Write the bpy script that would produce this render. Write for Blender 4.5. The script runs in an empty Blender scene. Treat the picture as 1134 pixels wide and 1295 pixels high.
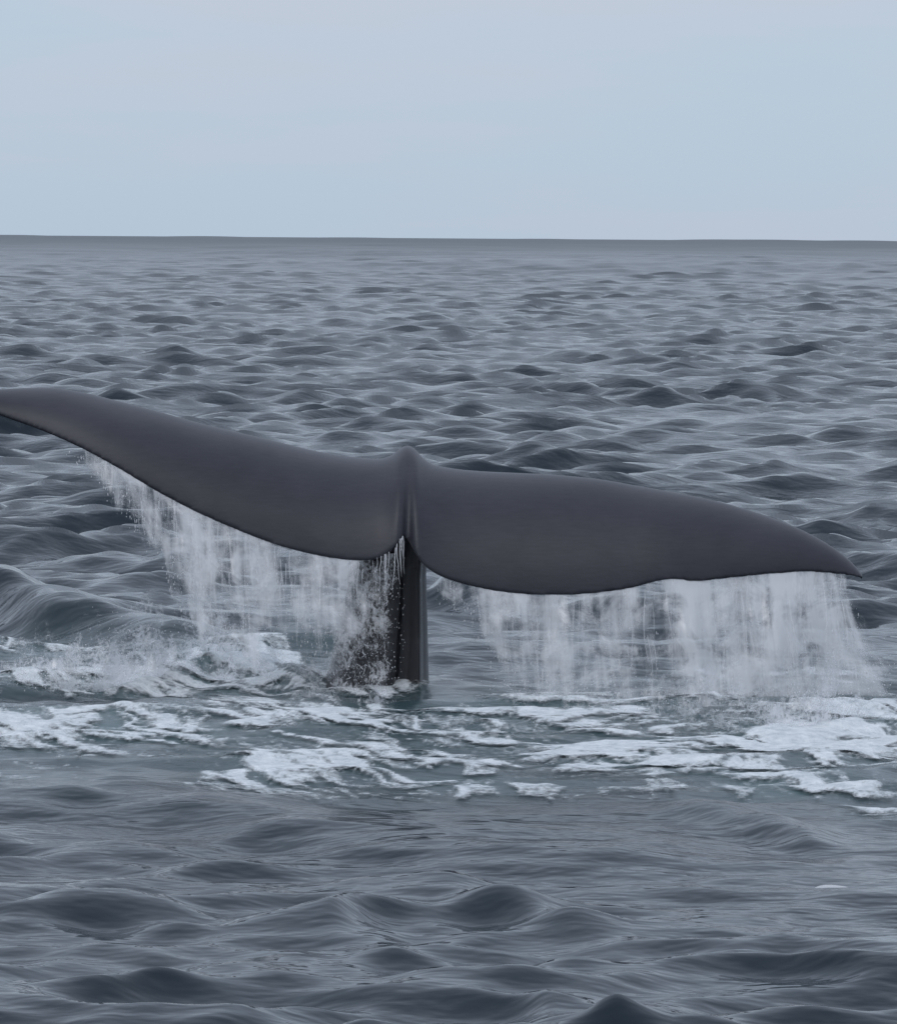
import bpy, bmesh, math, random
import numpy as np
from mathutils import Matrix, Vector

# ------------------------------------------------------------------ camera
scene = bpy.context.scene
CAM_H = 2.2
F_PX = 6500.0                      # focal length in photograph pixels
PW, PH = 1134.0, 1295.0
PITCH = math.atan((PH / 2 - 301.0) / F_PX)
ROLL = math.radians(0.40)
DY = CAM_H * F_PX / 570.0 - 14.15    # the tail stands where its waterline (570 px under the horizon) meets the sea
DT = 13.7 + DY
cam_d = bpy.data.cameras.new("camera")
cam = bpy.data.objects.new("camera", cam_d)
scene.collection.objects.link(cam)
cam_d.sensor_fit = 'VERTICAL'
cam_d.sensor_height = 24.0
cam_d.lens = F_PX / PH * 24.0
cam_d.clip_start = 0.1
cam_d.clip_end = 60000.0
CAM_M = Matrix.Translation((0, 0, CAM_H)) @ Matrix.Rotation(math.pi / 2 - PITCH, 4, 'X') @ Matrix.Rotation(ROLL, 4, 'Z')
cam.matrix_world = CAM_M
scene.camera = cam

# ------------------------------------------------------------------ sky, sun, exposure
SUN_EL, SUN_AZ = math.radians(42), math.radians(-160)     # azimuth from +Y towards +X
world = bpy.data.worlds.new("World")
scene.world = world
world.use_nodes = True
wn, wl = world.node_tree.nodes, world.node_tree.links
wn.clear()
w_out = wn.new("ShaderNodeOutputWorld")
w_bg = wn.new("ShaderNodeBackground")
w_bg.inputs[1].default_value = 0.10
w_sky = wn.new("ShaderNodeTexSky")
w_sky.sky_type = 'NISHITA'
w_sky.sun_disc = False
w_sky.sun_elevation = SUN_EL
w_sky.sun_rotation = SUN_AZ
w_sky.air_density = 1.0
w_sky.dust_density = 1.0
w_tc = wn.new("ShaderNodeTexCoord")
w_map = wn.new("ShaderNodeMapping")
w_map.inputs['Scale'].default_value = (1.0, 1.0, 7.0)
w_noise = wn.new("ShaderNodeTexNoise")
w_noise.inputs['Scale'].default_value = 8.0
w_noise.inputs['Detail'].default_value = 5.0
w_noise.inputs['Roughness'].default_value = 0.5
w_ramp = wn.new("ShaderNodeValToRGB")
w_ramp.color_ramp.elements[0].position = 0.38
w_ramp.color_ramp.elements[0].color = (4.7, 5.8, 7.05, 1)
w_ramp.color_ramp.elements[1].position = 0.62
w_ramp.color_ramp.elements[1].color = (5.1, 5.75, 6.9, 1)
w_mix = wn.new("ShaderNodeMix")
w_mix.data_type = 'RGBA'
w_mix.inputs[0].default_value = 0.93
wl.new(w_tc.outputs['Generated'], w_map.inputs['Vector'])
wl.new(w_map.outputs[0], w_noise.inputs['Vector'])
w_s0 = wn.new("ShaderNodeSeparateXYZ"); wl.new(w_tc.outputs['Generated'], w_s0.inputs[0])
w_up = wn.new("ShaderNodeMapRange")                                  # cloud thickens a little above the horizon
wl.new(w_s0.outputs[2], w_up.inputs[0])
w_up.inputs[1].default_value = 0.0; w_up.inputs[2].default_value = 0.06; w_up.inputs[3].default_value = -0.10; w_up.inputs[4].default_value = 0.10
w_ad = wn.new("ShaderNodeMath"); w_ad.operation = 'ADD'
wl.new(w_noise.outputs['Fac'], w_ad.inputs[0]); wl.new(w_up.outputs[0], w_ad.inputs[1])
wl.new(w_ad.outputs[0], w_ramp.inputs[0])
wl.new(w_sky.outputs[0], w_mix.inputs[6])
wl.new(w_ramp.outputs[0], w_mix.inputs[7])
# overcast sky: brighter overhead than at the horizon (CIE overcast, weakened)
w_sep = wn.new("ShaderNodeSeparateXYZ"); wl.new(w_tc.outputs['Generated'], w_sep.inputs[0])
w_el = wn.new("ShaderNodeMath"); w_el.operation = 'MULTIPLY_ADD'; w_el.inputs[1].default_value = 0.55; w_el.inputs[2].default_value = 1.0
w_cl = wn.new("ShaderNodeMath"); w_cl.operation = 'MAXIMUM'; w_cl.inputs[1].default_value = 0.0
wl.new(w_sep.outputs[2], w_cl.inputs[0]); wl.new(w_cl.outputs[0], w_el.inputs[0])
w_vm = wn.new("ShaderNodeVectorMath"); w_vm.operation = 'SCALE'
wl.new(w_mix.outputs[2], w_vm.inputs[0]); wl.new(w_el.outputs[0], w_vm.inputs['Scale'])
wl.new(w_vm.outputs[0], w_bg.inputs[0])
wl.new(w_bg.outputs[0], w_out.inputs[0])

sun_d = bpy.data.lights.new("sun", 'SUN')
sun_d.energy = 0.75
sun_d.angle = math.radians(30)
sun_d.color = (1.0, 0.98, 0.96)
sun = bpy.data.objects.new("sun", sun_d)
scene.collection.objects.link(sun)
sdir = Vector((math.sin(SUN_AZ) * math.cos(SUN_EL), math.cos(SUN_AZ) * math.cos(SUN_EL), math.sin(SUN_EL)))
sun.rotation_euler = sdir.to_track_quat('Z', 'Y').to_euler()
sun.location = (0, 0, 30)

vs = scene.view_settings
vs.view_transform = 'Standard'
vs.look = 'None'
vs.exposure = 0.0
vs.gamma = 1.0
vs.use_curve_mapping = False
scene.cycles.transparent_max_bounces = 32

# ------------------------------------------------------------------ helpers
rng = np.random.default_rng(7)
random.seed(7)
CM = np.array(CAM_M)[:3, :3]

def ray(px, py):
    d = np.stack([(np.asarray(px, float) - PW / 2) / F_PX,
                  -(np.asarray(py, float) - PH / 2) / F_PX,
                  -np.ones_like(np.asarray(px, float))], -1)
    return d @ CM.T

def at(px, py, Y):
    """point seen at a photograph pixel at world depth Y"""
    d = ray(px, py)
    k = np.asarray(Y, float) / d[..., 1]
    p = d * k[..., None]
    p[..., 2] += CAM_H
    return p

def ground(px, py, z=0.0):
    """point seen at a photograph pixel on the level z"""
    d = ray(px, py)
    k = (z - CAM_H) / d[..., 2]
    p = d * np.asarray(k)[..., None]
    p[..., 2] += CAM_H
    return p

def smooth01(a, b, x):
    t = np.clip((x - a) / (b - a), 0, 1)
    return t * t * (3 - 2 * t)

def hash2(ix, iy, seed):
    h = (ix.astype(np.int64) * 374761393 + iy.astype(np.int64) * 668265263 + seed * 144665) & 0xFFFFFFFF
    h = ((h ^ (h >> 13)) * 1274126177) & 0xFFFFFFFF
    h = h ^ (h >> 16)
    return (h & 0xFFFFFF) / float(0xFFFFFF)

def vnoise(x, y, seed=0):
    ix, iy = np.floor(x), np.floor(y)
    fx, fy = x - ix, y - iy
    ux = fx ** 3 * (fx * (fx * 6 - 15) + 10)
    uy = fy ** 3 * (fy * (fy * 6 - 15) + 10)
    a = hash2(ix, iy, seed); b = hash2(ix + 1, iy, seed)
    c = hash2(ix, iy + 1, seed); d = hash2(ix + 1, iy + 1, seed)
    return (a + (b - a) * ux) * (1 - uy) + (c + (d - c) * ux) * uy

def fbm(x, y, seed=0, octv=4, gain=0.5):
    s = 0; a = 1.0; n = 0
    for o in range(octv):
        c, sn = math.cos(o * 1.3), math.sin(o * 1.3)
        s = s + a * vnoise((x * c - y * sn) * 2 ** o + o * 17.3, (x * sn + y * c) * 2 ** o - o * 9.1, seed + o)
        n += a; a *= gain
    return s / n

def mesh_np(name, verts, quads=None, tris=None, smooth=True):
    me = bpy.data.meshes.new(name)
    verts = np.ascontiguousarray(verts, dtype=np.float32)
    faces, starts, tot = [], [], 0
    nq = 0 if quads is None else len(quads)
    nt = 0 if tris is None else len(tris)
    loops = []
    if nq: loops.append(np.asarray(quads, np.int32).ravel())
    if nt: loops.append(np.asarray(tris, np.int32).ravel())
    loops = np.concatenate(loops)
    starts = np.concatenate([np.arange(nq, dtype=np.int32) * 4, nq * 4 + np.arange(nt, dtype=np.int32) * 3])
    me.vertices.add(len(verts)); me.vertices.foreach_set("co", verts.ravel())
    me.loops.add(len(loops)); me.loops.foreach_set("vertex_index", loops)
    me.polygons.add(nq + nt); me.polygons.foreach_set("loop_start", starts)
    me.polygons.foreach_set("use_smooth", np.full(nq + nt, smooth))
    me.update(calc_edges=True)
    me.validate()
    return me

def float_attr(me, name, vals):
    a = me.attributes.new(name, 'FLOAT', 'POINT')
    a.data.foreach_set("value", np.ascontiguousarray(vals, dtype=np.float32))

def link(name, me, mats, label=None, cat=None, kind=None, group=None):
    o = bpy.data.objects.new(name, me)
    scene.collection.objects.link(o)
    for m in (mats if isinstance(mats, (list, tuple)) else [mats]):
        me.materials.append(m)
    if label: o["label"] = label
    if cat: o["category"] = cat
    if kind: o["kind"] = kind
    if group: o["group"] = group
    return o

def grid_quads(nr, nc):
    i = np.arange(nr - 1)[:, None] * nc + np.arange(nc - 1)[None, :]
    return np.stack([i, i + 1, i + nc + 1, i + nc], -1).reshape(-1, 4)

class Geo:
    """collects many small pieces with a per-vertex opacity and u/v"""
    def __init__(s): s.v, s.q, s.t, s.a, s.u, s.n = [], [], [], [], [], 0
    def add(s, v, quads=None, tris=None, alpha=1.0, uv=None):
        v = np.asarray(v, float).reshape(-1, 3)
        if quads is not None: s.q.append(np.asarray(quads).reshape(-1, 4) + s.n)
        if tris is not None: s.t.append(np.asarray(tris).reshape(-1, 3) + s.n)
        s.v.append(v); s.a.append(np.broadcast_to(np.asarray(alpha, float), (len(v),)))
        s.u.append(np.zeros((len(v), 2)) if uv is None else np.asarray(uv).reshape(-1, 2))
        s.n += len(v)
    def mesh(s, name):
        me = mesh_np(name, np.concatenate(s.v), np.concatenate(s.q) if s.q else None, np.concatenate(s.t) if s.t else None)
        float_attr(me, "opacity", np.concatenate(s.a))
        u = np.concatenate(s.u)
        float_attr(me, "run", u[:, 0]); float_attr(me, "fall", u[:, 1])
        return me

_ico = None
def droplet(geo, p, r, stretch=1.0, axis=(0, 0, 1), alpha=1.0):
    """a small lumpy water drop, drawn out along an axis"""
    global _ico
    if _ico is None:
        bm = bmesh.new(); bmesh.ops.create_icosphere(bm, subdivisions=1, radius=1)
        _ico = (np.array([v.co[:] for v in bm.verts]), np.array([[l.index for l in f.verts] for f in bm.faces]))
        bm.free()
    v = _ico[0] * (1 + 0.25 * (np.random.default_rng(geo.n).random((len(_ico[0]), 1)) - 0.5))
    ax = np.asarray(axis, float); ax = ax / np.linalg.norm(ax)
    v = v + np.outer(v @ ax, ax) * (stretch - 1)
    geo.add(v * r + p, tris=_ico[1], alpha=alpha)

def strand(geo, pts, radii, alpha=1.0, sides=5):
    """a tapering thread of water along a path"""
    pts = np.asarray(pts, float); n = len(pts)
    tan = np.gradient(pts, axis=0); tan /= np.linalg.norm(tan, axis=1, keepdims=True) + 1e-9
    ref = np.array([0.0, 1.0, 0.13])
    a = np.cross(tan, ref); a /= np.linalg.norm(a, axis=1, keepdims=True) + 1e-9
    b = np.cross(tan, a)
    th = np.arange(sides) / sides * 2 * math.pi
    ring = (a[:, None] * np.cos(th)[None, :, None] + b[:, None] * np.sin(th)[None, :, None]) * np.asarray(radii)[:, None, None]
    v = (pts[:, None] + ring).reshape(-1, 3)
    i = np.arange(n - 1)[:, None] * sides; j = np.arange(sides)[None]; k = (j + 1) % sides
    q = np.stack([i + j, i + k, i + sides + k, i + sides + j], -1).reshape(-1, 4)
    al = np.repeat(np.broadcast_to(np.asarray(alpha, float), (n,)), sides)
    geo.add(v, quads=q, alpha=al)

# ------------------------------------------------------------------ materials
def new_mat(name):
    m = bpy.data.materials.new(name); m.use_nodes = True
    nt = m.node_tree; nt.nodes.clear()
    out = nt.nodes.new("ShaderNodeOutputMaterial")
    return m, nt.nodes, nt.links, out

def math_node(n, l, op, a, b=None, c=None, clamp=False):
    k = n.new("ShaderNodeMath"); k.operation = op; k.use_clamp = clamp
    for i, x in enumerate((a, b, c)):
        if x is None: continue
        if hasattr(x, 'is_linked'): l.new(x, k.inputs[i])
        else: k.inputs[i].default_value = x
    return k.outputs[0]

def noise_node(n, l, vec, scale, detail=3, rough=0.5, dist=0.0):
    k = n.new("ShaderNodeTexNoise")
    k.inputs['Scale'].default_value = scale; k.inputs['Detail'].default_value = detail
    k.inputs['Roughness'].default_value = rough; k.inputs['Distortion'].default_value = dist
    l.new(vec, k.inputs['Vector'])
    return k.outputs['Fac']

def mapping(n, l, vec, scale=(1, 1, 1), rot=(0, 0, 0)):
    k = n.new("ShaderNodeMapping"); k.inputs['Scale'].default_value = scale; k.inputs['Rotation'].default_value = rot
    l.new(vec, k.inputs['Vector']); return k.outputs[0]

def attr(n, name):
    k = n.new("ShaderNodeAttribute"); k.attribute_name = name; return k.outputs['Fac']

def sea_material():
    m, n, l, out = new_mat("sea_water")
    tc = n.new("ShaderNodeTexCoord").outputs['Object']
    p = n.new("ShaderNodeBsdfPrincipled")
    p.inputs['IOR'].default_value = 1.333
    l.new(attr(n, "ruffle"), p.inputs['Roughness'])          # ripples too fine to be modelled
    mix = n.new("ShaderNodeMix"); mix.data_type = 'RGBA'
    mix.inputs[6].default_value = (0.005, 0.013, 0.021, 1)
    mix.inputs[7].default_value = (0.085, 0.135, 0.140, 1)     # water full of fine bubbles
    l.new(attr(n, "aerated"), mix.inputs[0])
    l.new(mix.outputs[2], p.inputs['Base Color'])
    v1 = mapping(n, l, tc, (0.8, 1.8, 1.0), (0, 0, 0.12))
    a = noise_node(n, l, v1, 4.0, 2, 0.5, 0.0)
    b = noise_node(n, l, v1, 13.0, 2, 0.5, 0.0)
    gust = noise_node(n, l, tc, 0.35, 2, 0.5)
    gk = n.new("ShaderNodeMapRange"); l.new(gust, gk.inputs[0])
    gk.inputs[1].default_value = 0.35; gk.inputs[2].default_value = 0.65
    gk.inputs[3].default_value = 0.35; gk.inputs[4].default_value = 1.0
    h = math_node(n, l, 'ADD', math_node(n, l, 'MULTIPLY', a, 0.018), math_node(n, l, 'MULTIPLY', b, 0.004))
    c = noise_node(n, l, mapping(n, l, tc, (0.8, 1.3, 1.0), (0, 0, -0.2)), 1.5, 4, 0.6)
    h = math_node(n, l, 'MULTIPLY', h, gk.outputs[0])
    h = math_node(n, l, 'ADD', h, math_node(n, l, 'MULTIPLY', c, 0.046))
    bp = n.new("ShaderNodeBump"); bp.inputs['Strength'].default_value = 0.8; bp.inputs['Distance'].default_value = 1.0
    l.new(h, bp.inputs['Height']); l.new(bp.outputs[0], p.inputs['Normal'])
    l.new(p.outputs[0], out.inputs[0])
    return m

def foam_material():
    m, n, l, out = new_mat("foam")
    tc = n.new("ShaderNodeTexCoord").outputs['Object']
    p = n.new("ShaderNodeBsdfPrincipled")
    cr = n.new("ShaderNodeValToRGB")
    cr.color_ramp.elements[0].position = .3; cr.color_ramp.elements[0].color = (.58, .62, .64, 1)
    cr.color_ramp.elements[1].position = .62; cr.color_ramp.elements[1].color = (.90, .91, .92, 1)
    l.new(noise_node(n, l, tc, 16.0, 5, .65), cr.inputs[0]); l.new(cr.outputs[0], p.inputs['Base Color'])
    p.inputs['Roughness'].default_value = 0.6
    f1 = noise_node(n, l, mapping(n, l, tc, (1, .7, 1)), 30.0, 5, 0.65)
    bp = n.new("ShaderNodeBump"); bp.inputs['Strength'].default_value = 0.9; bp.inputs['Distance'].default_value = 0.03
    l.new(f1, bp.inputs['Height']); l.new(bp.outputs[0], p.inputs['Normal'])
    tr = n.new("ShaderNodeBsdfTransparent")
    mx = n.new("ShaderNodeMixShader")
    a = math_node(n, l, 'ADD', attr(n, "opacity"), math_node(n, l, 'MULTIPLY', math_node(n, l, 'SUBTRACT', f1, 0.5), 1.5))
    mr = n.new("ShaderNodeMapRange"); mr.interpolation_type = 'SMOOTHSTEP'
    l.new(a, mr.inputs[0]); mr.inputs[1].default_value = 0.10; mr.inputs[2].default_value = 0.95
    fac = math_node(n, l, 'MULTIPLY', mr.outputs[0], 0.90)
    l.new(fac, mx.inputs[0]); l.new(tr.outputs[0], mx.inputs[1]); l.new(p.outputs[0], mx.inputs[2])
    l.new(mx.outputs[0], out.inputs[0])
    return m

def white_water_shader(n, l):
    d = n.new("ShaderNodeBsdfDiffuse"); d.inputs[0].default_value = (0.93, 0.92, 0.93, 1)
    t = n.new("ShaderNodeBsdfTranslucent"); t.inputs[0].default_value = (0.93, 0.92, 0.93, 1)
    g = n.new("ShaderNodeBsdfGlossy"); g.inputs[0].default_value = (0.9, 0.9, 0.9, 1); g.inputs['Roughness'].default_value = 0.25
    a = n.new("ShaderNodeMixShader"); a.inputs[0].default_value = 0.45
    l.new(d.outputs[0], a.inputs[1]); l.new(t.outputs[0], a.inputs[2])
    b = n.new("ShaderNodeMixShader"); b.inputs[0].default_value = 0.10
    l.new(a.outputs[0], b.inputs[1]); l.new(g.outputs[0], b.inputs[2])
    return b.outputs[0]

def curtain_material():
    """thin falling sheet: opacity broken into streaks that run down the fall"""
    m, n, l, out = new_mat("falling_sheet")
    cx = n.new("ShaderNodeCombineXYZ")
    l.new(attr(n, "run"), cx.inputs[0]); l.new(attr(n, "fall"), cx.inputs[1])
    s1 = noise_node(n, l, mapping(n, l, cx.outputs[0], (15, 1.3, 1)), 1.0, 4, 0.6, 0.5)
    s2 = noise_node(n, l, mapping(n, l, cx.outputs[0], (4.6, 1.5, 1)), 1.0, 3, 0.5, 0.3)
    s = math_node(n, l, 'ADD', math_node(n, l, 'MULTIPLY', s1, 0.48), math_node(n, l, 'MULTIPLY', s2, 0.52))
    s3 = noise_node(n, l, mapping(n, l, cx.outputs[0], (5.0, 5.5, 1)), 1.0, 4, 0.6, 0.6)
    s = math_node(n, l, 'ADD', s, math_node(n, l, 'MULTIPLY', math_node(n, l, 'SUBTRACT', s3, 0.52), 0.75))
    s = math_node(n, l, 'ADD', math_node(n, l, 'MULTIPLY', math_node(n, l, 'SUBTRACT', s, 0.5), 4.2), attr(n, "opacity"))
    mr = n.new("ShaderNodeMapRange"); mr.interpolation_type = 'SMOOTHSTEP'
    l.new(s, mr.inputs[0]); mr.inputs[1].default_value = 0.22; mr.inputs[2].default_value = 1.35
    fac = math_node(n, l, 'MULTIPLY', mr.outputs[0], 0.72)
    mx = n.new("ShaderNodeMixShader"); tr = n.new("ShaderNodeBsdfTransparent")
    l.new(fac, mx.inputs[0]); l.new(tr.outputs[0], mx.inputs[1]); l.new(white_water_shader(n, l), mx.inputs[2])
    l.new(mx.outputs[0], out.inputs[0])
    return m

def drop_material():
    m, n, l, out = new_mat("white_water")
    mx = n.new("ShaderNodeMixShader"); tr = n.new("ShaderNodeBsdfTransparent")
    l.new(attr(n, "opacity"), mx.inputs[0]); l.new(tr.outputs[0], mx.inputs[1]); l.new(white_water_shader(n, l), mx.inputs[2])
    l.new(mx.outputs[0], out.inputs[0])
    return m

def lace_material():
    """torn film of white water: a web of thin threads and specks"""
    m, n, l, out = new_mat("lacy_water")
    cx = n.new("ShaderNodeCombineXYZ")
    l.new(attr(n, "run"), cx.inputs[0]); l.new(attr(n, "fall"), cx.inputs[1])
    a = noise_node(n, l, mapping(n, l, cx.outputs[0], (34, 20, 1)), 1.0, 2, 0.5, 0.8)
    w = math_node(n, l, 'ABSOLUTE', math_node(n, l, 'SUBTRACT', a, 0.5))
    w = math_node(n, l, 'SUBTRACT', 1.0, math_node(n, l, 'MULTIPLY', w, 7.0))
    b = noise_node(n, l, mapping(n, l, cx.outputs[0], (75, 60, 1)), 1.0, 3, 0.6)
    c = noise_node(n, l, mapping(n, l, cx.outputs[0], (7, 5, 1)), 1.0, 3, 0.5)
    t = math_node(n, l, 'ADD', math_node(n, l, 'MULTIPLY', w, 0.28), math_node(n, l, 'ADD', math_node(n, l, 'MULTIPLY', b, 0.9), math_node(n, l, 'MULTIPLY', c, 1.9)))
    t = math_node(n, l, 'ADD', math_node(n, l, 'SUBTRACT', t, 2.05), attr(n, "opacity"))
    mr = n.new("ShaderNodeMapRange"); mr.interpolation_type = 'SMOOTHSTEP'
    l.new(t, mr.inputs[0]); mr.inputs[1].default_value = 0.0; mr.inputs[2].default_value = 0.6
    fac = math_node(n, l, 'MULTIPLY', mr.outputs[0], 0.85)
    mx = n.new("ShaderNodeMixShader"); tr = n.new("ShaderNodeBsdfTransparent")
    l.new(fac, mx.inputs[0]); l.new(tr.outputs[0], mx.inputs[1]); l.new(white_water_shader(n, l), mx.inputs[2])
    l.new(mx.outputs[0], out.inputs[0])
    return m

def skin_material():
    m, n, l, out = new_mat("whale_skin")
    tc = n.new("ShaderNodeTexCoord").outputs['Object']
    p = n.new("ShaderNodeBsdfPrincipled")
    big = noise_node(n, l, tc, 2.2, 4, 0.55, 0.6)
    fine = noise_node(n, l, mapping(n, l, tc, (4, 4, 30)), 3.0, 4, 0.6)
    t = math_node(n, l, 'ADD', math_node(n, l, 'MULTIPLY', big, 0.7), math_node(n, l, 'MULTIPLY', fine, 0.3))
    r = n.new("ShaderNodeValToRGB"); l.new(t, r.inputs[0])
    r.color_ramp.elements[0].position = 0.38; r.color_ramp.elements[0].color = (0.014, 0.0135, 0.021, 1)
    r.color_ramp.elements[1].position = 0.66; r.color_ramp.elements[1].color = (0.031, 0.029, 0.039, 1)
    dk = n.new("ShaderNodeMix"); dk.data_type = 'RGBA'
    l.new(attr(n, "stock"), dk.inputs[0]); l.new(r.outputs[0], dk.inputs[6]); dk.inputs[7].default_value = (0.016, 0.015, 0.018, 1)
    rr = n.new('ShaderNodeMapRange'); l.new(attr(n, 'stock'), rr.inputs[0]); rr.inputs[3].default_value = 0.5; rr.inputs[4].default_value = 0.24
    l.new(rr.outputs[0], p.inputs['Roughness'])
    l.new(dk.outputs[2], p.inputs['Base Color'])
    p.inputs['Roughness'].default_value = 0.5
    p.inputs['Coat Weight'].default_value = 0.45          # film of water
    p.inputs['Coat Roughness'].default_value = 0.42
    p.inputs['Coat IOR'].default_value = 1.4
    p.inputs['IOR'].default_value = 1.36
    pores = noise_node(n, l, tc, 90.0, 3, 0.6)
    bp = n.new("ShaderNodeBump"); bp.inputs['Strength'].default_value = 0.12; bp.inputs['Distance'].default_value = 0.01
    l.new(pores, bp.inputs['Height']); l.new(bp.outputs[0], p.inputs['Normal'])
    l.new(p.outputs[0], out.inputs[0])
    return m

M_SEA, M_FOAM, M_SHEET, M_DROP, M_SKIN, M_LACE = sea_material(), foam_material(), curtain_material(), drop_material(), skin_material(), lace_material()

# ------------------------------------------------------------------ the sea
NW = 150
lam = np.exp(np.linspace(math.log(0.20), math.log(16.0), NW)) * (1 + 0.06 * rng.standard_normal(NW))
kk = 2 * math.pi / lam
wdir = math.radians(-80) + rng.standard_normal(NW) * np.where(lam > 4, 0.45, 0.62)
slope = 0.044 * np.where(lam < 0.4, (lam / 0.4) ** 0.4, 1.0) * np.where(lam > 1.5, (1.5 / lam) ** 1.6, 1.0)
amp = slope / kk * (0.6 + 0.8 * rng.random(NW))
phs = rng.random(NW) * 2 * math.pi
wx, wy = np.cos(wdir), np.sin(wdir)

# single waves the photograph shows: crest line in photograph pixels, height, width behind / before the crest
def crest(pts, hs, back, front):
    p = np.array([ground(a, b, h) for (a, b), h in zip(pts, hs)])
    o = np.argsort(p[:, 0])
    x = np.linspace(p[o[0], 0], p[o[-1], 0], 160); ker = np.hanning(31); ker /= ker.sum()
    sm_ = lambda v: np.convolve(np.pad(np.interp(x, p[o, 0], v), 15, mode='edge'), ker, 'valid')
    return x, sm_(p[o, 1]), sm_(np.asarray(hs, float)[o]), back * 1.5, front * 1.5
CRESTS = [
    crest([(-120, 738), (0, 735), (60, 748), (160, 768), (240, 790), (310, 810)], [.08, .17, .18, .14, .10, 0], .6, .42),
    crest([(-60, 860), (0, 852), (90, 848), (200, 846), (270, 832), (330, 830), (370, 850), (400, 870)], [.04, .075, .07, .065, .07, .07, .05, 0], .40, .24),
    crest([(520, 745), (560, 738), (610, 745), (680, 765)], [0, .10, .10, 0], .5, .4),
    crest([(-40, 1010), (60, 1003), (180, 1000), (300, 1020), (420, 1045), (520, 1056), (700, 1066), (820, 1068), (940, 1064)], [.03, .05, .055, .045, .045, .05, .05, .045, 0], .5, .28),
    crest([(250, 1185), (340, 1165), (400, 1150), (425, 1140), (450, 1156), (520, 1190)], [0, .03, .06, .085, .05, 0], .22, .22),
    crest([(380, 1140), (470, 1122), (550, 1102), (640, 1122), (720, 1152), (800, 1180)], [0, .04, .065, .06, .04, 0], .24, .2),
    crest([(-60, 1150), (60, 1148), (150, 1138), (220, 1146), (270, 1170)], [.02, .035, .045, .04, 0], .22, .16),
    crest([(820, 1022), (890, 1018), (950, 1028), (1020, 1050), (1070, 1062)], [0, .045, .05, .04, 0], .3, .2),
    crest([(640, 1285), (690, 1258), (730, 1262), (780, 1268), (850, 1295)], [0, .05, .04, .05, 0], .16, .13),
    crest([(-60, 1245), (0, 1250), (80, 1262), (160, 1285)], [.04, .04, .03, 0], .16, .13),
    crest([(1000, 1215), (1080, 1205), (1160, 1190)], [0, .04, .05], .18, .15),
]

def sea_point(x0, y0, spacing=None, calm_on=True):
    """rest position -> displaced surface point"""
    x0 = np.asarray(x0, float); y0 = np.asarray(y0, float)
    shp = x0.shape; x0 = x0.ravel(); y0 = y0.ravel()
    dx = np.zeros_like(x0); dy = np.zeros_like(x0); dz = np.zeros_like(x0)
    # smoother water in the tail's slick, rougher in patches elsewhere
    gust = 0.42 + 1.32 * fbm(x0 * 0.30, y0 * 0.16, 31, 3)
    slick = 1 - 0.38 * np.exp(-((x0) / 3.2) ** 2 - ((y0 - 20.5) / 4.0) ** 2)
    near = 0.80 + 0.30 * smooth01(19, 44, np.hypot(x0, y0))
    offs = smooth01(45, 280, np.hypot(x0, y0))            # longer, steeper seas away from the slick
    lull = 0.36 + 0.64 * smooth01(19, 36, np.hypot(x0, y0))
    chunk = 60000
    for s in range(0, len(x0), chunk):
        e = slice(s, s + chunk)
        ph = (x0[e, None] * wx + y0[e, None] * wy) * kk + phs
        A = amp[None, :] * np.ones((ph.shape[0], 1))
        if spacing is not None:
            A = A * smooth01(1.3, 2.6, lam[None, :] / spacing.ravel()[e, None])
        g = (gust * near)[e, None] * np.where(lam < 5, slick[e, None], 1.0) * np.where(lam > 2.2, 1 + 0.35 * offs[e, None], 1.0) * np.where(lam > 0.8, lull[e, None], 1.25 - 0.25 * (lull[e, None] - .36) / .64)
        A = A * g
        c, sn = np.cos(ph), np.sin(ph)
        dz[e] = (A * c).sum(1)
        dx[e] = -(A * wx * sn).sum(1) * 0.80
        dy[e] = -(A * wy * sn).sum(1) * 0.80
    for cx, cy, ch, sb, sf in CRESTS:
        boost = 1.1
        yc = np.interp(x0, cx, cy); hc = np.interp(x0, cx, ch, left=0, right=0)
        yc = yc + 0.10 * (fbm(x0 * 2.3, 0 * x0, 77, 3) - 0.5)
        u = y0 - yc
        prof = np.where(u > 0, np.exp(-(u / sb) ** 2), np.exp(-(u / sf) ** 2)) - 0.25 * np.exp(-((u + sf * 1.9) / (sf * 1.1)) ** 2)
        dz += hc * boost * prof
        dy -= hc * boost * 0.6 * np.exp(-(u / sf) ** 2)
    return np.stack([x0 + dx, y0 + dy, dz], -1).reshape(shp + (3,))

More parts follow.
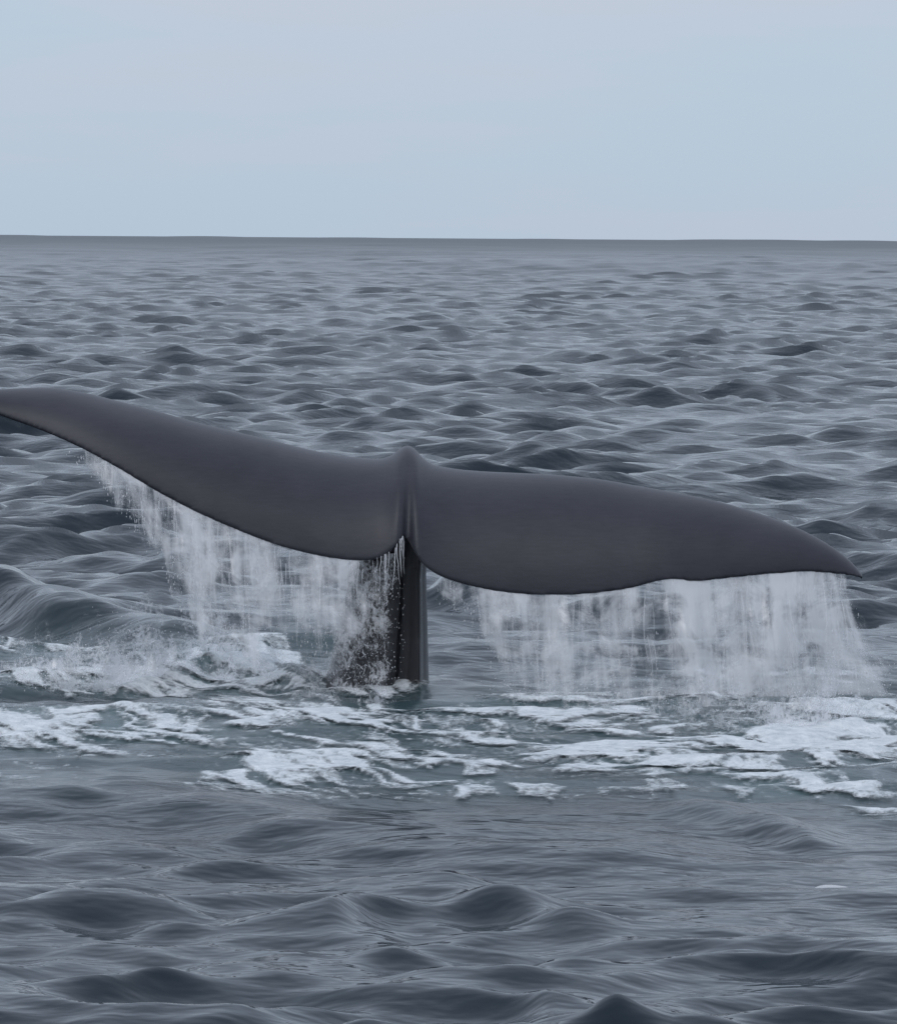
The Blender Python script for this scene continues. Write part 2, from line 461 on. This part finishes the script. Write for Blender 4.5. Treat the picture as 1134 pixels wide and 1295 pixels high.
def aer_density(x, y):
    """how much the tail has churned the water, 0..1"""
    s = 0
    for px, py, rx, ry, a in AER:
        c = ground(px, py); r = ground(px + rx, py); f = ground(px, py + ry)
        s = np.maximum(s, a * np.exp(-(((x - c[0]) / (r[0] - c[0])) ** 2 + ((y - c[1]) / (c[1] - f[1])) ** 2) ** 1.3))
    for px, py, rx, ry, a in BARE:
        c = ground(px, py); r = ground(px + rx, py); f = ground(px, py + ry)
        s = s * (1 - a * np.exp(-(((x - c[0]) / (r[0] - c[0])) ** 2 + ((y - c[1]) / (c[1] - f[1])) ** 2) ** 1.5))
    return s
BARE = [(90, 885, 150, 9, .85), (280, 878, 60, 10, .5), (600, 860, 90, 12, .6), (940, 952, 60, 5, .9)]
AER = [(110, 908, 170, 28, .95), (1010, 1000, 190, 18, .75), (60, 940, 120, 14, .6), (330, 985, 140, 14, .6), (567, 930, 760, 80, .62), (200, 880, 330, 70, .66), (900, 930, 380, 80, .66), (500, 1000, 420, 22, .36), (90, 868, 150, 26, 1.0), (290, 850, 110, 34, 1.15), (200, 922, 150, 26, .95), (430, 905, 130, 30, .85), (400, 962, 150, 26, .85),
       (590, 990, 170, 24, .62), (620, 900, 130, 30, .7), (760, 900, 130, 36, .7), (830, 955, 160, 34, .85), (1020, 930, 150, 34, 1.1),
       (1000, 985, 170, 28, .8), (700, 945, 150, 34, .6), (1100, 900, 90, 40, .8), (470, 868, 110, 18, .9), (30, 820, 120, 20, .6),
       (400, 815, 110, 26, .55), (960, 870, 180, 30, .65), (1120, 1030, 60, 14, .5)]

r_list = [1.5]
while r_list[-1] < 30000:
    r = r_list[-1]
    k = 0.02 if r < 12 else (0.0030 if r < 600 else (0.007 if r < 1100 else (0.014 if r < 7000 else 0.08)))
    r_list.append(r * (1 + k))
R_ = np.array(r_list)
ang = [0.0]
while ang[-1] < math.pi:
    a = ang[-1]
    ang.append(a + (0.0008 if a < 0.12 else min(0.0008 * math.exp((a - 0.12) * 11), 0.12)))
ang[-1] = math.pi
A_ = np.array([-a for a in ang[:0:-1]] + ang)
RR, AA = np.meshgrid(R_, A_, indexing='ij')
X0, Y0 = RR * np.sin(AA), RR * np.cos(AA)
dr = np.gradient(R_)
da = np.gradient(A_)
SP = np.maximum(np.repeat(dr[:, None], len(A_), 1), RR * da[None, :])
P = sea_point(X0, Y0, SP)
# long ocean swell far out, seen only as the uneven horizon
sw = 0
for q in range(9):
    L_ = rng.uniform(140, 420); a_ = rng.uniform(-2.6, -0.5)
    sw = sw + np.cos((X0 * math.cos(a_) + Y0 * math.sin(a_)) * 2 * math.pi / L_ + rng.uniform(0, 6.3))
for q in range(14):
    L_ = rng.uniform(18, 75); a_ = rng.uniform(-2.7, -0.4)
    P[..., 2] += L_ * 0.0026 * np.cos((X0 * math.cos(a_) + Y0 * math.sin(a_)) * 2 * math.pi / L_ + rng.uniform(0, 6.3)) * smooth01(150, 500, RR) * smooth01(2.0, 4.0, L_ / SP)
P[..., 2] += 0.42 * sw * smooth01(500, 3200, RR) * (1 - smooth01(5000, 9000, RR))
me = mesh_np("sea", P.reshape(-1, 3), grid_quads(len(R_), len(A_))[:, ::-1])
aer = np.clip(aer_density(X0, Y0) * (0.55 + 0.9 * fbm(X0 * 2.2, Y0 * 1.6, 5, 3)) * 0.85, 0, 1)
aer = np.where((RR > 15) & (RR < 45), aer, 0)
float_attr(me, "aerated", aer.ravel())
float_attr(me, "ruffle", (0.07 + 0.06 * smooth01(math.log(21), math.log(350), np.log(RR)) + 0.24 * smooth01(math.log(120), math.log(2500), np.log(RR)) + 0.30 * aer + 0.10 * np.exp(-(X0 / 2.6) ** 2 - ((Y0 - 20.9) / 3.2) ** 2)).ravel())
sea = link("sea", me, M_SEA, "choppy slate grey open sea reaching to the horizon", "sea", "structure")
print("sea verts", len(me.vertices))

# ------------------------------------------------------------------ foam lying on the sea round the tail
gx = np.arange(-2.75, 2.75, 0.0125); gy = np.arange(18.6, 30.5, 0.038)
GX, GY = np.meshgrid(gx, gy, indexing='xy')
den = aer_density(GX, GY)
wxp = GX + 0.20 * (fbm(GX * 1.9, GY * 1.3, 41, 3) - .5); wyp = GY + GX * (1.3 - 1.1 * smooth01(-.6, .9, GX)) + 1.1 * (fbm(GX * 1.6, GY * 1.1, 43, 3) - .5)
ridge1 = 1 - np.abs(2 * fbm(wxp * 1.7, wyp * 2.3, 51, 4, 0.5) - 1) * 2.4
ridge2 = 1 - np.abs(2 * fbm(wxp * 4.6, wyp * 5.0, 57, 3, 0.5) - 1) * 2.0
blob = fbm(wxp * 1.7, wyp * 2.0, 63, 4)
fm = 0.42 * ridge1 + 0.34 * ridge2 + 0.55 * blob + 0.30 * fbm(wxp * 11, wyp * 8, 67, 3, .6)
srt = np.sort(fm[den > 0.3].ravel())
rank = np.interp(fm, srt, np.linspace(0, 1, len(srt)))               # share of the churned water that is less foamy
cover = np.clip(den, 0, 1.1) * 1.0
op = np.clip((rank - (1 - cover)) / 0.55, 0, 1.1) * smooth01(0.05, 0.25, den)
# thin grey-white lace between the thick patches
web = 1 - np.abs(2 * fbm(wxp * 5.5 + 3, wyp * 4.8, 81, 3, .55) - 1) * 3.2
web2 = 1 - np.abs(2 * fbm(wxp * 12 + 3, wyp * 9, 87, 2, .5) - 1) * 3.0
lace = np.clip(np.maximum(web, .8 * web2), 0, 1) ** 1.6 * smooth01(.30, .75, den + .5 * (blob - .5)) * .62
op = np.maximum(op, lace)
FP = sea_point(GX, GY)
lump = fbm(GX * 9, GY * 7, 71, 3)
FP[..., 2] += 0.011 + np.clip(op, 0, 1) * (0.003 + 0.018 * lump * np.clip(den - .25, 0, 1))
q = grid_quads(*GX.shape)
keep = op.ravel()[q].max(1) > 0.02
q = q[keep]
used = np.unique(q); remap = np.zeros(GX.size, int); remap[used] = np.arange(len(used))
me = mesh_np("sea_foam", FP.reshape(-1, 3)[used], remap[q])
float_attr(me, "opacity", op.ravel()[used])
link("sea_foam", me, M_FOAM, "lacy white foam spread over the churned water round the whale tail", "foam", "stuff")
print("foam quads", len(q))

# ------------------------------------------------------------------ the whale: flukes and tail stock, one skin
TOP = [(-48, 514), (-40, 504), (-20, 496), (0, 492), (60, 490), (100, 495), (150, 507), (200, 520), (250, 534), (300, 546), (350, 558), (400, 570),
       (450, 578), (478, 580), (494, 576), (506, 567), (515, 563), (524, 567), (535, 579), (550, 588), (600, 595), (700, 600), (760, 606), (800, 613),
       (850, 622), (900, 632), (950, 646), (1000, 664), (1040, 684), (1070, 705), (1083, 718), (1090, 727)]
BOT = [(-48, 516), (-40, 512), (-20, 517), (0, 525), (50, 543), (100, 565), (150, 592), (200, 622), (250, 648), (300, 670), (350, 689), (400, 702),
       (430, 707), (455, 709), (475, 707), (490, 700), (503, 688), (510, 679), (518, 688), (525, 700), (535, 714), (560, 730), (600, 742), (640, 749),
       (680, 752), (720, 752), (760, 749), (800, 743), (830, 735), (850, 732), (862, 733), (875, 735), (920, 731), (970, 726), (1020, 723), (1060, 726), (1090, 731)]

def hermite(pts, x):
    p = np.array(pts, float); xs, ys = p[:, 0], p[:, 1]
    d = np.diff(ys) / np.diff(xs)
    m = np.zeros(len(xs)); m[1:-1] = np.where(d[1:] * d[:-1] > 0, 2 * d[1:] * d[:-1] / (d[1:] + d[:-1] + 1e-12), 0); m[0] = d[0]; m[-1] = d[-1]
    i = np.clip(np.searchsorted(xs, x) - 1, 0, len(xs) - 2)
    h = xs[i + 1] - xs[i]; t = (x - xs[i]) / h
    return (2*t**3 - 3*t**2 + 1) * ys[i] + (t**3 - 2*t**2 + t) * h * m[i] + (-2*t**3 + 3*t**2) * ys[i + 1] + (t**3 - t**2) * h * m[i + 1]

def edge_depth(x):
    """world depth of the fluke's top line and of its hanging rear edge"""
    frac = np.clip(1 - (np.abs(x - 515) / 585.0) ** 2.2, 0.002, 1)
    ys = 14.22 + DY - 0.16 * (np.abs(x - 515) / 570.0) ** 1.6
    return ys, ys - 0.52 * frac ** 0.8 - 0.01, frac

st = np.unique(np.concatenate([np.linspace(-48, 470, 90), np.linspace(470, 560, 46), np.linspace(560, 1090, 95)]))
NT = 22
sections = []
for x in st:
    x = float(x)
    yt, yb = float(hermite(TOP, np.array([x]))[0]), float(hermite(BOT, np.array([x]))[0])
    ys, ye, fr = [float(v) for v in edge_depth(np.array(x))]
    t = np.linspace(0, 1, NT)
    ell_y, ell_z = np.sin(t * math.pi / 2), 1 - np.cos(t * math.pi / 2)
    Yv = ys + (ye - ys) * (0.76 * ell_y + 0.24 * t)
    Pv = yt + (yb - yt) * (0.76 * ell_z + 0.24 * t ** 1.5)
    o = at(np.full(NT, x), Pv, Yv)
    # crease down the middle to the notch
    cr = 0.055 * math.exp(-((x - 515) / 7.5) ** 2) * smooth01(0.04, 0.45, t)
    o[:, 1] += cr
    tg = np.gradient(o[:, 1:], axis=0); tg /= np.linalg.norm(tg, axis=1, keepdims=True) + 1e-9
    nin = np.stack([-tg[:, 1], tg[:, 0]], -1)            # inward (down and back)
    if nin[NT // 2, 1] > 0: nin = -nin
    th = (0.035 + 0.17 * fr) * (1 - t) ** 0.8 + 0.020
    if fr < 0.25: th = th * (0.35 + 2.6 * fr)
    inn = o.copy(); inn[:, 1:] += nin * th[:, None]
    c = (o[0] + inn[0]) / 2; rad = th[0] / 2
    back = []
    for a in (45, 90, 135):
        a = math.radians(a)
        u = (o[0] - c) / rad
        w = np.array([0, 1.0, 0.0])
        back.append(c + rad * (-u * math.cos(a)) + w * rad * 0.9 * math.sin(a))
    sections.append(np.concatenate([o, inn[::-1], np.array(back)], 0))
S = np.array(sections); ns, npt = S.shape[:2]
i = np.arange(ns - 1)[:, None] * npt; j = np.arange(npt)[None]; k = (j + 1) % npt
fq = np.stack([i + j, i + k, i + npt + k, i + npt + j], -1).reshape(-1, 4)
fv = S.reshape(-1, 3)
caps = [list(range(npt)), list(range((ns - 1) * npt, ns * npt))[::-1]]

# tail stock: rings from under the water up into the flukes
RINGS = [  # centre px, py, half width px, world depth of centre, half depth m
    (470, 1010, 92, 14.42, .50), (470, 930, 82, 14.38, .46), (474, 872, 69, 14.34, .40), (480, 840, 62, 14.32, .37), (484, 800, 57, 14.30, .34), (488, 760, 52, 14.27, .31),
    (491, 725, 48, 14.24, .28), (497, 690, 44, 14.20, .24), (505, 655, 36, 14.15, .19), (512, 625, 26, 14.12, .14), (514, 600, 18, 14.13, .10), (515, 580, 9, 14.16, .05)]
tv, NS = [], 40
for cx, cy, hw, Y, hd in RINGS:
    Y = Y + DY
    c = at(cx, cy, Y); w = hw / F_PX * Y
    for s in range(NS):
        a = s / NS * 2 * math.pi
        ca, sa = math.cos(a), math.sin(a)
        # keel towards the camera, groove and round rib on its right flank
        m = 1 + 0.14 * math.exp(-((a - math.radians(318)) / 0.10) ** 2) - 0.20 * math.exp(-((a - math.radians(300)) / 0.13) ** 2) + 0.10 * math.exp(-((a - math.radians(283)) / 0.12) ** 2) - 0.05 * math.exp(-((a - math.radians(336)) / 0.10) ** 2)
        sq = 1.0 / (abs(ca) ** 2.4 + abs(sa) ** 2.4) ** (1 / 2.4)
        tv.append((c[0] + ca * w * sq * min(m, 1.03) if abs(ca) > .8 else c[0] + ca * w * sq * m, c[1] + sa * hd * sq * m, c[2]))
tv = np.array(tv); nr = len(RINGS)
i = np.arange(nr - 1)[:, None] * NS; j = np.arange(NS)[None]; k = (j + 1) % NS
tq = np.stack([i + j, i + k, i + NS + k, i + NS + j], -1).reshape(-1, 4) + len(fv)
allv = np.concatenate([fv, tv])
faces = [tuple(f) for f in fq] + caps + [tuple(f) for f in tq] + [tuple(range(len(fv), len(fv) + NS))[::-1], tuple(range(len(fv) + (nr - 1) * NS, len(fv) + nr * NS))]
me0 = bpy.data.meshes.new("whale_rough")
me0.from_pydata([tuple(v) for v in allv], [], faces)
bm = bmesh.new(); bm.from_mesh(me0)
bmesh.ops.recalc_face_normals(bm, faces=bm.faces); bm.to_mesh(me0); bm.free()
tmp = bpy.data.objects.new("whale_rough", me0); scene.collection.objects.link(tmp)
rm = tmp.modifiers.new("remesh", 'REMESH'); rm.mode = 'VOXEL'; rm.voxel_size = 0.0085
sm = tmp.modifiers.new("smooth", 'SMOOTH'); sm.factor = 0.5; sm.iterations = 8
dg = bpy.context.evaluated_depsgraph_get()
whale_me = bpy.data.meshes.new_from_object(tmp.evaluated_get(dg))
bpy.data.objects.remove(tmp); bpy.data.meshes.remove(me0)
whale_me.name = "whale"
whale_me.polygons.foreach_set("use_smooth", np.ones(len(whale_me.polygons), bool))
wv = np.empty(len(whale_me.vertices) * 3, np.float32); whale_me.vertices.foreach_get("co", wv); wv = wv.reshape(-1, 3)
zst = at(500, 700, 14.1 + DY)[2]
float_attr(whale_me, "stock", (1 - smooth01(zst - 0.10, zst + 0.10, wv[:, 2])) * smooth01(13.72 + DY, 13.84 + DY, wv[:, 1]) * (np.abs(wv[:, 0] + 0.3) < 0.55))
link("whale", whale_me, M_SKIN, "dark grey whale tail with broad drooping flukes raised above the sea", "whale")
print("whale verts", len(whale_me.vertices))

# ------------------------------------------------------------------ water pouring off the flukes
def rear_edge(px):
    px = np.asarray(px, float)
    return at(px, hermite(BOT, px) - 1.5, edge_depth(px)[1] + 0.012)

def curtain(name, x0, x1, LEN, DEN, label, seed, drift, n_strand, n_drop, layers=3, flare=0.0):
    g = Geo(); R = np.random.default_rng(seed)
    L = np.array(LEN, float); D = np.array(DEN, float)
    for lay in range(layers):
        nx, nf = int((x1 - x0) / 3.0), 26
        px = np.linspace(x0, x1, nx)
        e = rear_edge(px)
        ln = np.interp(px, L[:, 0], L[:, 1]) / F_PX * DT * (0.55 + 1.05 * fbm(px / 22.0, 0 * px + lay * 9.3, seed, 3))
        de = np.interp(px, D[:, 0], D[:, 1]) * (0.30 + 1.35 * fbm(px / 24.0, 0 * px + lay * 4.1, seed + 50, 3))
        v = np.linspace(0, 1, nf)
        f = v[None, :] * ln[:, None]                                  # metres fallen
        sway = (drift + flare * smooth01(1030, 1090, px))[:, None] * f ** 1.5 + 0.035 * (fbm(e[:, 0:1] * 5 + lay * 3.1, f * 2.0, seed + lay, 3) - .5) * np.clip(f * 5, 0, 1)
        ys = e[:, 1:2] + (lay - (layers - 1) / 2) * 0.05 * np.clip(f * 4, 0, 1) - 0.10 * f + 0.16 * (fbm(e[:, 0:1] * 7, f * 1.2 + lay * 5, seed + 20 + lay, 3) - .5) * np.clip(f * 3, 0, 1)
        p = np.stack([e[:, 0:1] + sway, ys, e[:, 2:3] - f], -1)
        a = de[:, None] * (1.05 - 0.35 * v[None]) * (1 - smooth01(0.62, 1.0, v))[None]
        a = a * np.clip(np.minimum(np.arange(nx), nx - 1 - np.arange(nx)) / 8.0, 0, 1)[:, None]
        uv = np.stack([np.broadcast_to(e[:, 0:1] + lay * 11.7, f.shape), f + lay * 3.3], -1)
        g.add(p.reshape(-1, 3), quads=grid_quads(nx, nf), alpha=a.ravel(), uv=uv)
    ns0 = len(g.q)
    nquad_sheet = sum(len(q) for q in g.q)
    pdf = np.interp(np.arange(x0, x1), D[:, 0], D[:, 1]); pdf /= pdf.sum()
    for s in range(n_strand):
        px = float(R.choice(np.arange(x0, x1), p=pdf)) + R.random()
        e = rear_edge(px); ln = np.interp(px, L[:, 0], L[:, 1]) / F_PX * DT
        f0 = ln * R.random() ** 2 * 0.7; f1 = min(ln * 1.03, f0 + ln * R.uniform(.15, .75)) * R.uniform(.7, 1.1)
        ff = np.linspace(f0, f1, 9)
        wob = R.uniform(0, 6.28)
        p = np.stack([e[0] + drift * ff ** 1.5 + 0.008 * np.sin(ff * 14 + wob) + R.normal(0, .006),
                      e[1] - 0.10 * ff + R.normal(0, .05) * np.clip(ff * 4, 0, 1), e[2] - ff], -1)
        rr = R.uniform(.0014, .0040) * np.sin(np.linspace(0.25, math.pi - 0.08, 9)) ** 0.6 * (1 + 0.35 * R.standard_normal(9).clip(-1, 1))
        strand(g, p, np.abs(rr) + 0.0006, alpha=R.uniform(.12, .42) * np.linspace(1, .35, 9))
    for s in range(n_drop):
        px = float(R.choice(np.arange(x0, x1), p=pdf)) + R.normal(0, 6)
        pc = min(max(px, x0), x1)
        e = rear_edge(pc); ln = np.interp(pc, L[:, 0], L[:, 1]) / F_PX * DT
        f = ln * (0.1 + 0.98 * R.random() ** 0.6)
        p = (e[0] + (px - pc) / F_PX * DT + drift * f ** 1.5 + R.normal(0, .02), e[1] - .1 * f + R.normal(0, .07), max(e[2] - f, 0.02))
        droplet(g, p, R.uniform(.0008, .0026), R.uniform(1.2, 4.5), alpha=R.uniform(.25, .8))
    me = g.mesh(name)
    o = link(name, me, [M_SHEET, M_DROP], label, "falling water", "stuff")
    mi = np.ones(len(me.polygons), np.int32); mi[:nquad_sheet] = 0
    me.polygons.foreach_set("material_index", mi)
    return o

curtain("falling_water", 545, 1088,
        [(545, 25), (600, 50), (620, 95), (660, 150), (680, 165), (700, 140), (740, 150), (780, 165), (820, 160), (860, 180), (900, 205), (940, 220), (980, 225), (1020, 220), (1050, 195), (1088, 180)],
        [(545, .40), (590, .55), (625, .74), (680, .62), (720, .52), (760, .66), (800, .52), (835, .44), (870, .66), (910, .84), (960, .92), (1020, .88), (1060, .62), (1088, .5)],
        "streaky white curtain of water pouring off the fluke with the lower tip", 11, 0.10, 150, 900, flare=0.50)
curtain("falling_water", 95, 497,
        [(95, 14), (120, 25), (150, 48), (200, 75), (235, 140), (250, 185), (300, 175), (330, 120), (360, 120), (400, 125), (440, 110), (470, 60), (497, 40)],
        [(95, .25), (130, .45), (160, .75), (210, .74), (260, .84), (310, .70), (345, .52), (390, .66), (420, .70), (440, .45), (465, .25), (497, .22)],
        "misty white veil of water sliding off the fluke with the raised tip", 23, 0.05, 110, 900)

# trickles and drops running down the tail stock
g = Geo(); R = np.random.default_rng(5)
def stock_front(px, py):
    rr = np.array(RINGS, float)[::-1]
    cx, hw, Y, hd = (np.interp(py, rr[:, 1], rr[:, c]) for c in (0, 2, 3, 4))
    u = np.clip((px - cx) / hw, -.97, .97)
    return Y + DY - hd * (1 - abs(u) ** 2.4) ** (1 / 2.4) - 0.03
for lay in range(2):                                                     # torn film clinging to the left flank
    nu, nv_ = 40, 56
    uu, vv = np.meshgrid(np.linspace(0, 1, nu), np.linspace(0, 1, nv_), indexing='ij')
    py = 700 + 170 * vv; px = (440 - 40 * vv) + uu * (76 + 32 * vv)
    p = at(px, py, np.vectorize(stock_front)(px, py) - 0.01 - 0.05 * lay + 0.02 * (fbm(uu * 6, vv * 9, 90 + lay, 3) - .5))
    al = (0.62 - 0.06 * lay) * smooth01(0, .10, uu) * (1 - smooth01(.70, 1.0, uu)) * (1 - .5 * smooth01(.9, 1, vv)) + .10 * np.exp(-((vv - .05) / .15) ** 2)
    g.add(p, quads=grid_quads(nu, nv_), alpha=al.ravel(), uv=np.stack([p[..., 0] + 7 * lay, p[..., 2] + 3 * lay], -1))
n_lace = sum(len(q) for q in g.q)
for s in range(16):
    py = R.uniform(705, 862); t = (py - 705) / 157
    px = R.uniform(446 - 34 * t, 508 - 4 * t)
    if R.random() < 0.35: px = R.normal(462 - 20 * t, 14)
    n = 7; L = R.uniform(4, 18)
    yy = np.linspace(py, py + L, n); xx = px + np.cumsum(R.normal(0, 1.5, n))
    Y = np.array([stock_front(a, b) for a, b in zip(xx, yy)]) - R.uniform(0, .12)
    p = at(xx, np.minimum(yy, 868), Y)
    strand(g, p, np.abs(R.uniform(.0010, .0030) * (1 + .4 * R.standard_normal(n).clip(-1, 1))) * np.sin(np.linspace(.3, 2.9, n)) + .0006, alpha=R.uniform(.35, .85))
for s in range(480):
    py = R.uniform(705, 868); t = (py - 705) / 157
    px = R.uniform(442 - 40 * t, 512)
    droplet(g, at(px, py, stock_front(px, py) - R.uniform(0, .15)), R.uniform(.0008, .0026), R.uniform(1, 2.6), (R.normal(0, .4), 0, 1), R.uniform(.4, .95))
for s in range(14):                                                       # fringe hanging in the notch
    px = R.uniform(478, 512); e = rear_edge(px); n = 7
    ff = np.linspace(0, R.uniform(.05, .22), n)
    p = np.stack([e[0] + np.cumsum(R.normal(0, .004, n)), e[1] - .02 + 0 * ff, e[2] - ff], -1)
    strand(g, p, np.linspace(R.uniform(.0012, .0032), .0006, n), alpha=R.uniform(.35, .8))
tw = link("trickling_water", g.mesh("trickling_water"), [M_LACE, M_DROP], "lacy trickles and drops of water over the dark tail stock", "falling water", "stuff")

mi = np.ones(len(tw.data.polygons), np.int32); mi[:n_lace] = 0
tw.data.polygons.foreach_set('material_index', mi)

# ------------------------------------------------------------------ splashes thrown up beside the tail
def splash(name, centres, label, seed, n_spike, n_drop, veil):
    g = Geo(); R = np.random.default_rng(seed)
    V = np.array(veil, float)                                              # px, py of the foot, height px, density
    for lay in range(3):                                                   # thin ragged sheets thrown up from the surface
        nu, nv_ = 130, 18
        px = np.linspace(V[0, 0], V[-1, 0], nu)
        foot = ground(px, np.interp(px, V[:, 0], V[:, 1]) + (lay - 1) * 9)
        h = np.interp(px, V[:, 0], V[:, 2]) / F_PX * DT * (0.15 + 1.7 * fbm(px / 16.0, 0 * px + 5 * lay, seed + lay, 4, .65) ** 1.6 * 1.6)
        v = np.linspace(0, 1, nv_)
        p = np.repeat(foot[:, None, :], nv_, 1)
        sp = sea_point(foot[:, 0], foot[:, 1])
        p[..., 2] = sp[:, None, 2] - 0.02 + (h[:, None] + .02) * v
        p[..., 0] += 0.06 * (fbm(px[:, None] / 20 + lay, v[None] * 2, seed + 9, 3) - .5) * v * 2
        p[..., 1] += (0.22 * (fbm(px[:, None] / 14.0, v[None] * 1.2 + lay * 3, seed + 5, 3) - .5) - .1 * v[None]) * np.clip(v[None] * 3, 0, 1)
        al = np.interp(px, V[:, 0], V[:, 3])[:, None] * (1 - 0.75 * v[None] ** 1.3) * np.clip(np.minimum(np.arange(nu), nu - 1 - np.arange(nu)) / 10.0, 0, 1)[:, None]
        g.add(p, quads=grid_quads(nu, nv_), alpha=al.ravel(), uv=np.stack([p[..., 0] + 5 * lay, p[..., 2] + 2 * lay], -1))
    n_veil = sum(len(q) for q in g.q)
    c = np.array(centres, float)
    for s in range(n_spike):
        px, py, w, h = c[R.integers(len(c))]
        b = ground(px + R.normal(0, w * .45), py + R.normal(0, 5), 0.05)
        H = h / F_PX * DT * R.uniform(.25, 1.0); n = 8
        lean = R.normal(0, .9); f = np.linspace(0, 1, n)
        p = np.stack([b[0] + lean * H * f ** 1.5 + np.cumsum(R.normal(0, .004, n)), b[1] - R.uniform(-.2, .2) * H * f, b[2] - .04 + (H + .04) * (f * 1.25 - .25 * f ** 2)], -1)
        strand(g, p, (R.uniform(.002, .009) * (1 - f) ** .8 + .0010) * (1 + .3 * R.standard_normal(n).clip(-1, 1)), alpha=R.uniform(.25, .75) * (1 - .5 * f))
        for k in range(R.integers(1, 4)):
            droplet(g, p[-1] + R.normal(0, .015, 3), R.uniform(.001, .003), R.uniform(1, 1.8), R.normal(0, 1, 3), R.uniform(.6, .95))
    for s in range(n_drop):
        px, py, w, h = c[R.integers(len(c))]
        b = ground(px + R.normal(0, w * .6), py, 0.0)
        z = 0.05 + h / F_PX * DT * abs(R.normal(0, .55))
        droplet(g, (b[0], b[1] + R.normal(0, .15), z), R.uniform(.0008, .0028), R.uniform(1, 2.2), R.normal(0, 1, 3), R.uniform(.3, .9))
    o = link(name, g.mesh(name), [M_LACE, M_DROP], label, "splash", "stuff")
    mi = np.ones(len(o.data.polygons), np.int32); mi[:n_veil] = 0
    o.data.polygons.foreach_set('material_index', mi)
    return o
splash("splash", [(60, 885, 50, 40), (150, 868, 40, 75), (190, 850, 60, 55), (250, 845, 60, 40), (320, 852, 60, 35), (110, 880, 60, 40)],
       "ragged white splash on the breaking crest under the raised fluke", 3, 0, 800,
       [(-20, 866, 34, .85), (60, 868, 46, .9), (140, 866, 90, .88), (190, 858, 95, .85), (250, 850, 60, .88), (310, 848, 46, .9), (360, 862, 26, .7), (410, 874, 34, .85), (480, 878, 22, .85), (545, 880, 12, .8)])
splash("splash", [(700, 885, 90, 16), (820, 905, 90, 16), (960, 915, 80, 26), (1030, 915, 50, 26), (1100, 890, 30, 40)],
       "low white splash where the streaky curtain of water hits the sea", 4, 0, 500,
       [(600, 885, 10, .5), (680, 890, 26, .65), (760, 893, 26, .6), (840, 898, 26, .65), (900, 908, 40, .8), (960, 914, 50, .85), (1030, 914, 50, .85), (1085, 905, 60, .75), (1125, 895, 70, .7)])

# a lone fleck of foam on the water in front
c = ground(1047, 1124); g = Geo()
n1, n2 = 18, 7
th = np.linspace(0, 2 * math.pi, n1, endpoint=False); rr = np.linspace(0, 1, n2)
sp = sea_point(np.array(c[0]), np.array(c[1]))
V = []
for r in rr:
    for a in th:
        k = 1 + .18 * math.sin(3 * a + 1) + .1 * math.sin(5 * a)
        x = r * .050 * k * math.cos(a); y = r * .07 * k * math.sin(a) - 30 * x * x
        V.append((x, y, 0))
V = np.array(V)
Q = sea_point(c[0] + V[:, 0], c[1] + V[:, 1])
Q[:, 2] += 0.006 + 0.012 * np.repeat(1 - rr ** 2, n1)
i = np.arange(n2 - 1)[:, None] * n1; j = np.arange(n1)[None]; k = (j + 1) % n1
g.add(Q, quads=np.stack([i + j, i + k, i + n1 + k, i + n1 + j], -1).reshape(-1, 4), alpha=0.95)
link("foam_fleck", g.mesh("foam_fleck"), M_DROP, "small white fleck of foam floating alone on smooth dark water", "foam")
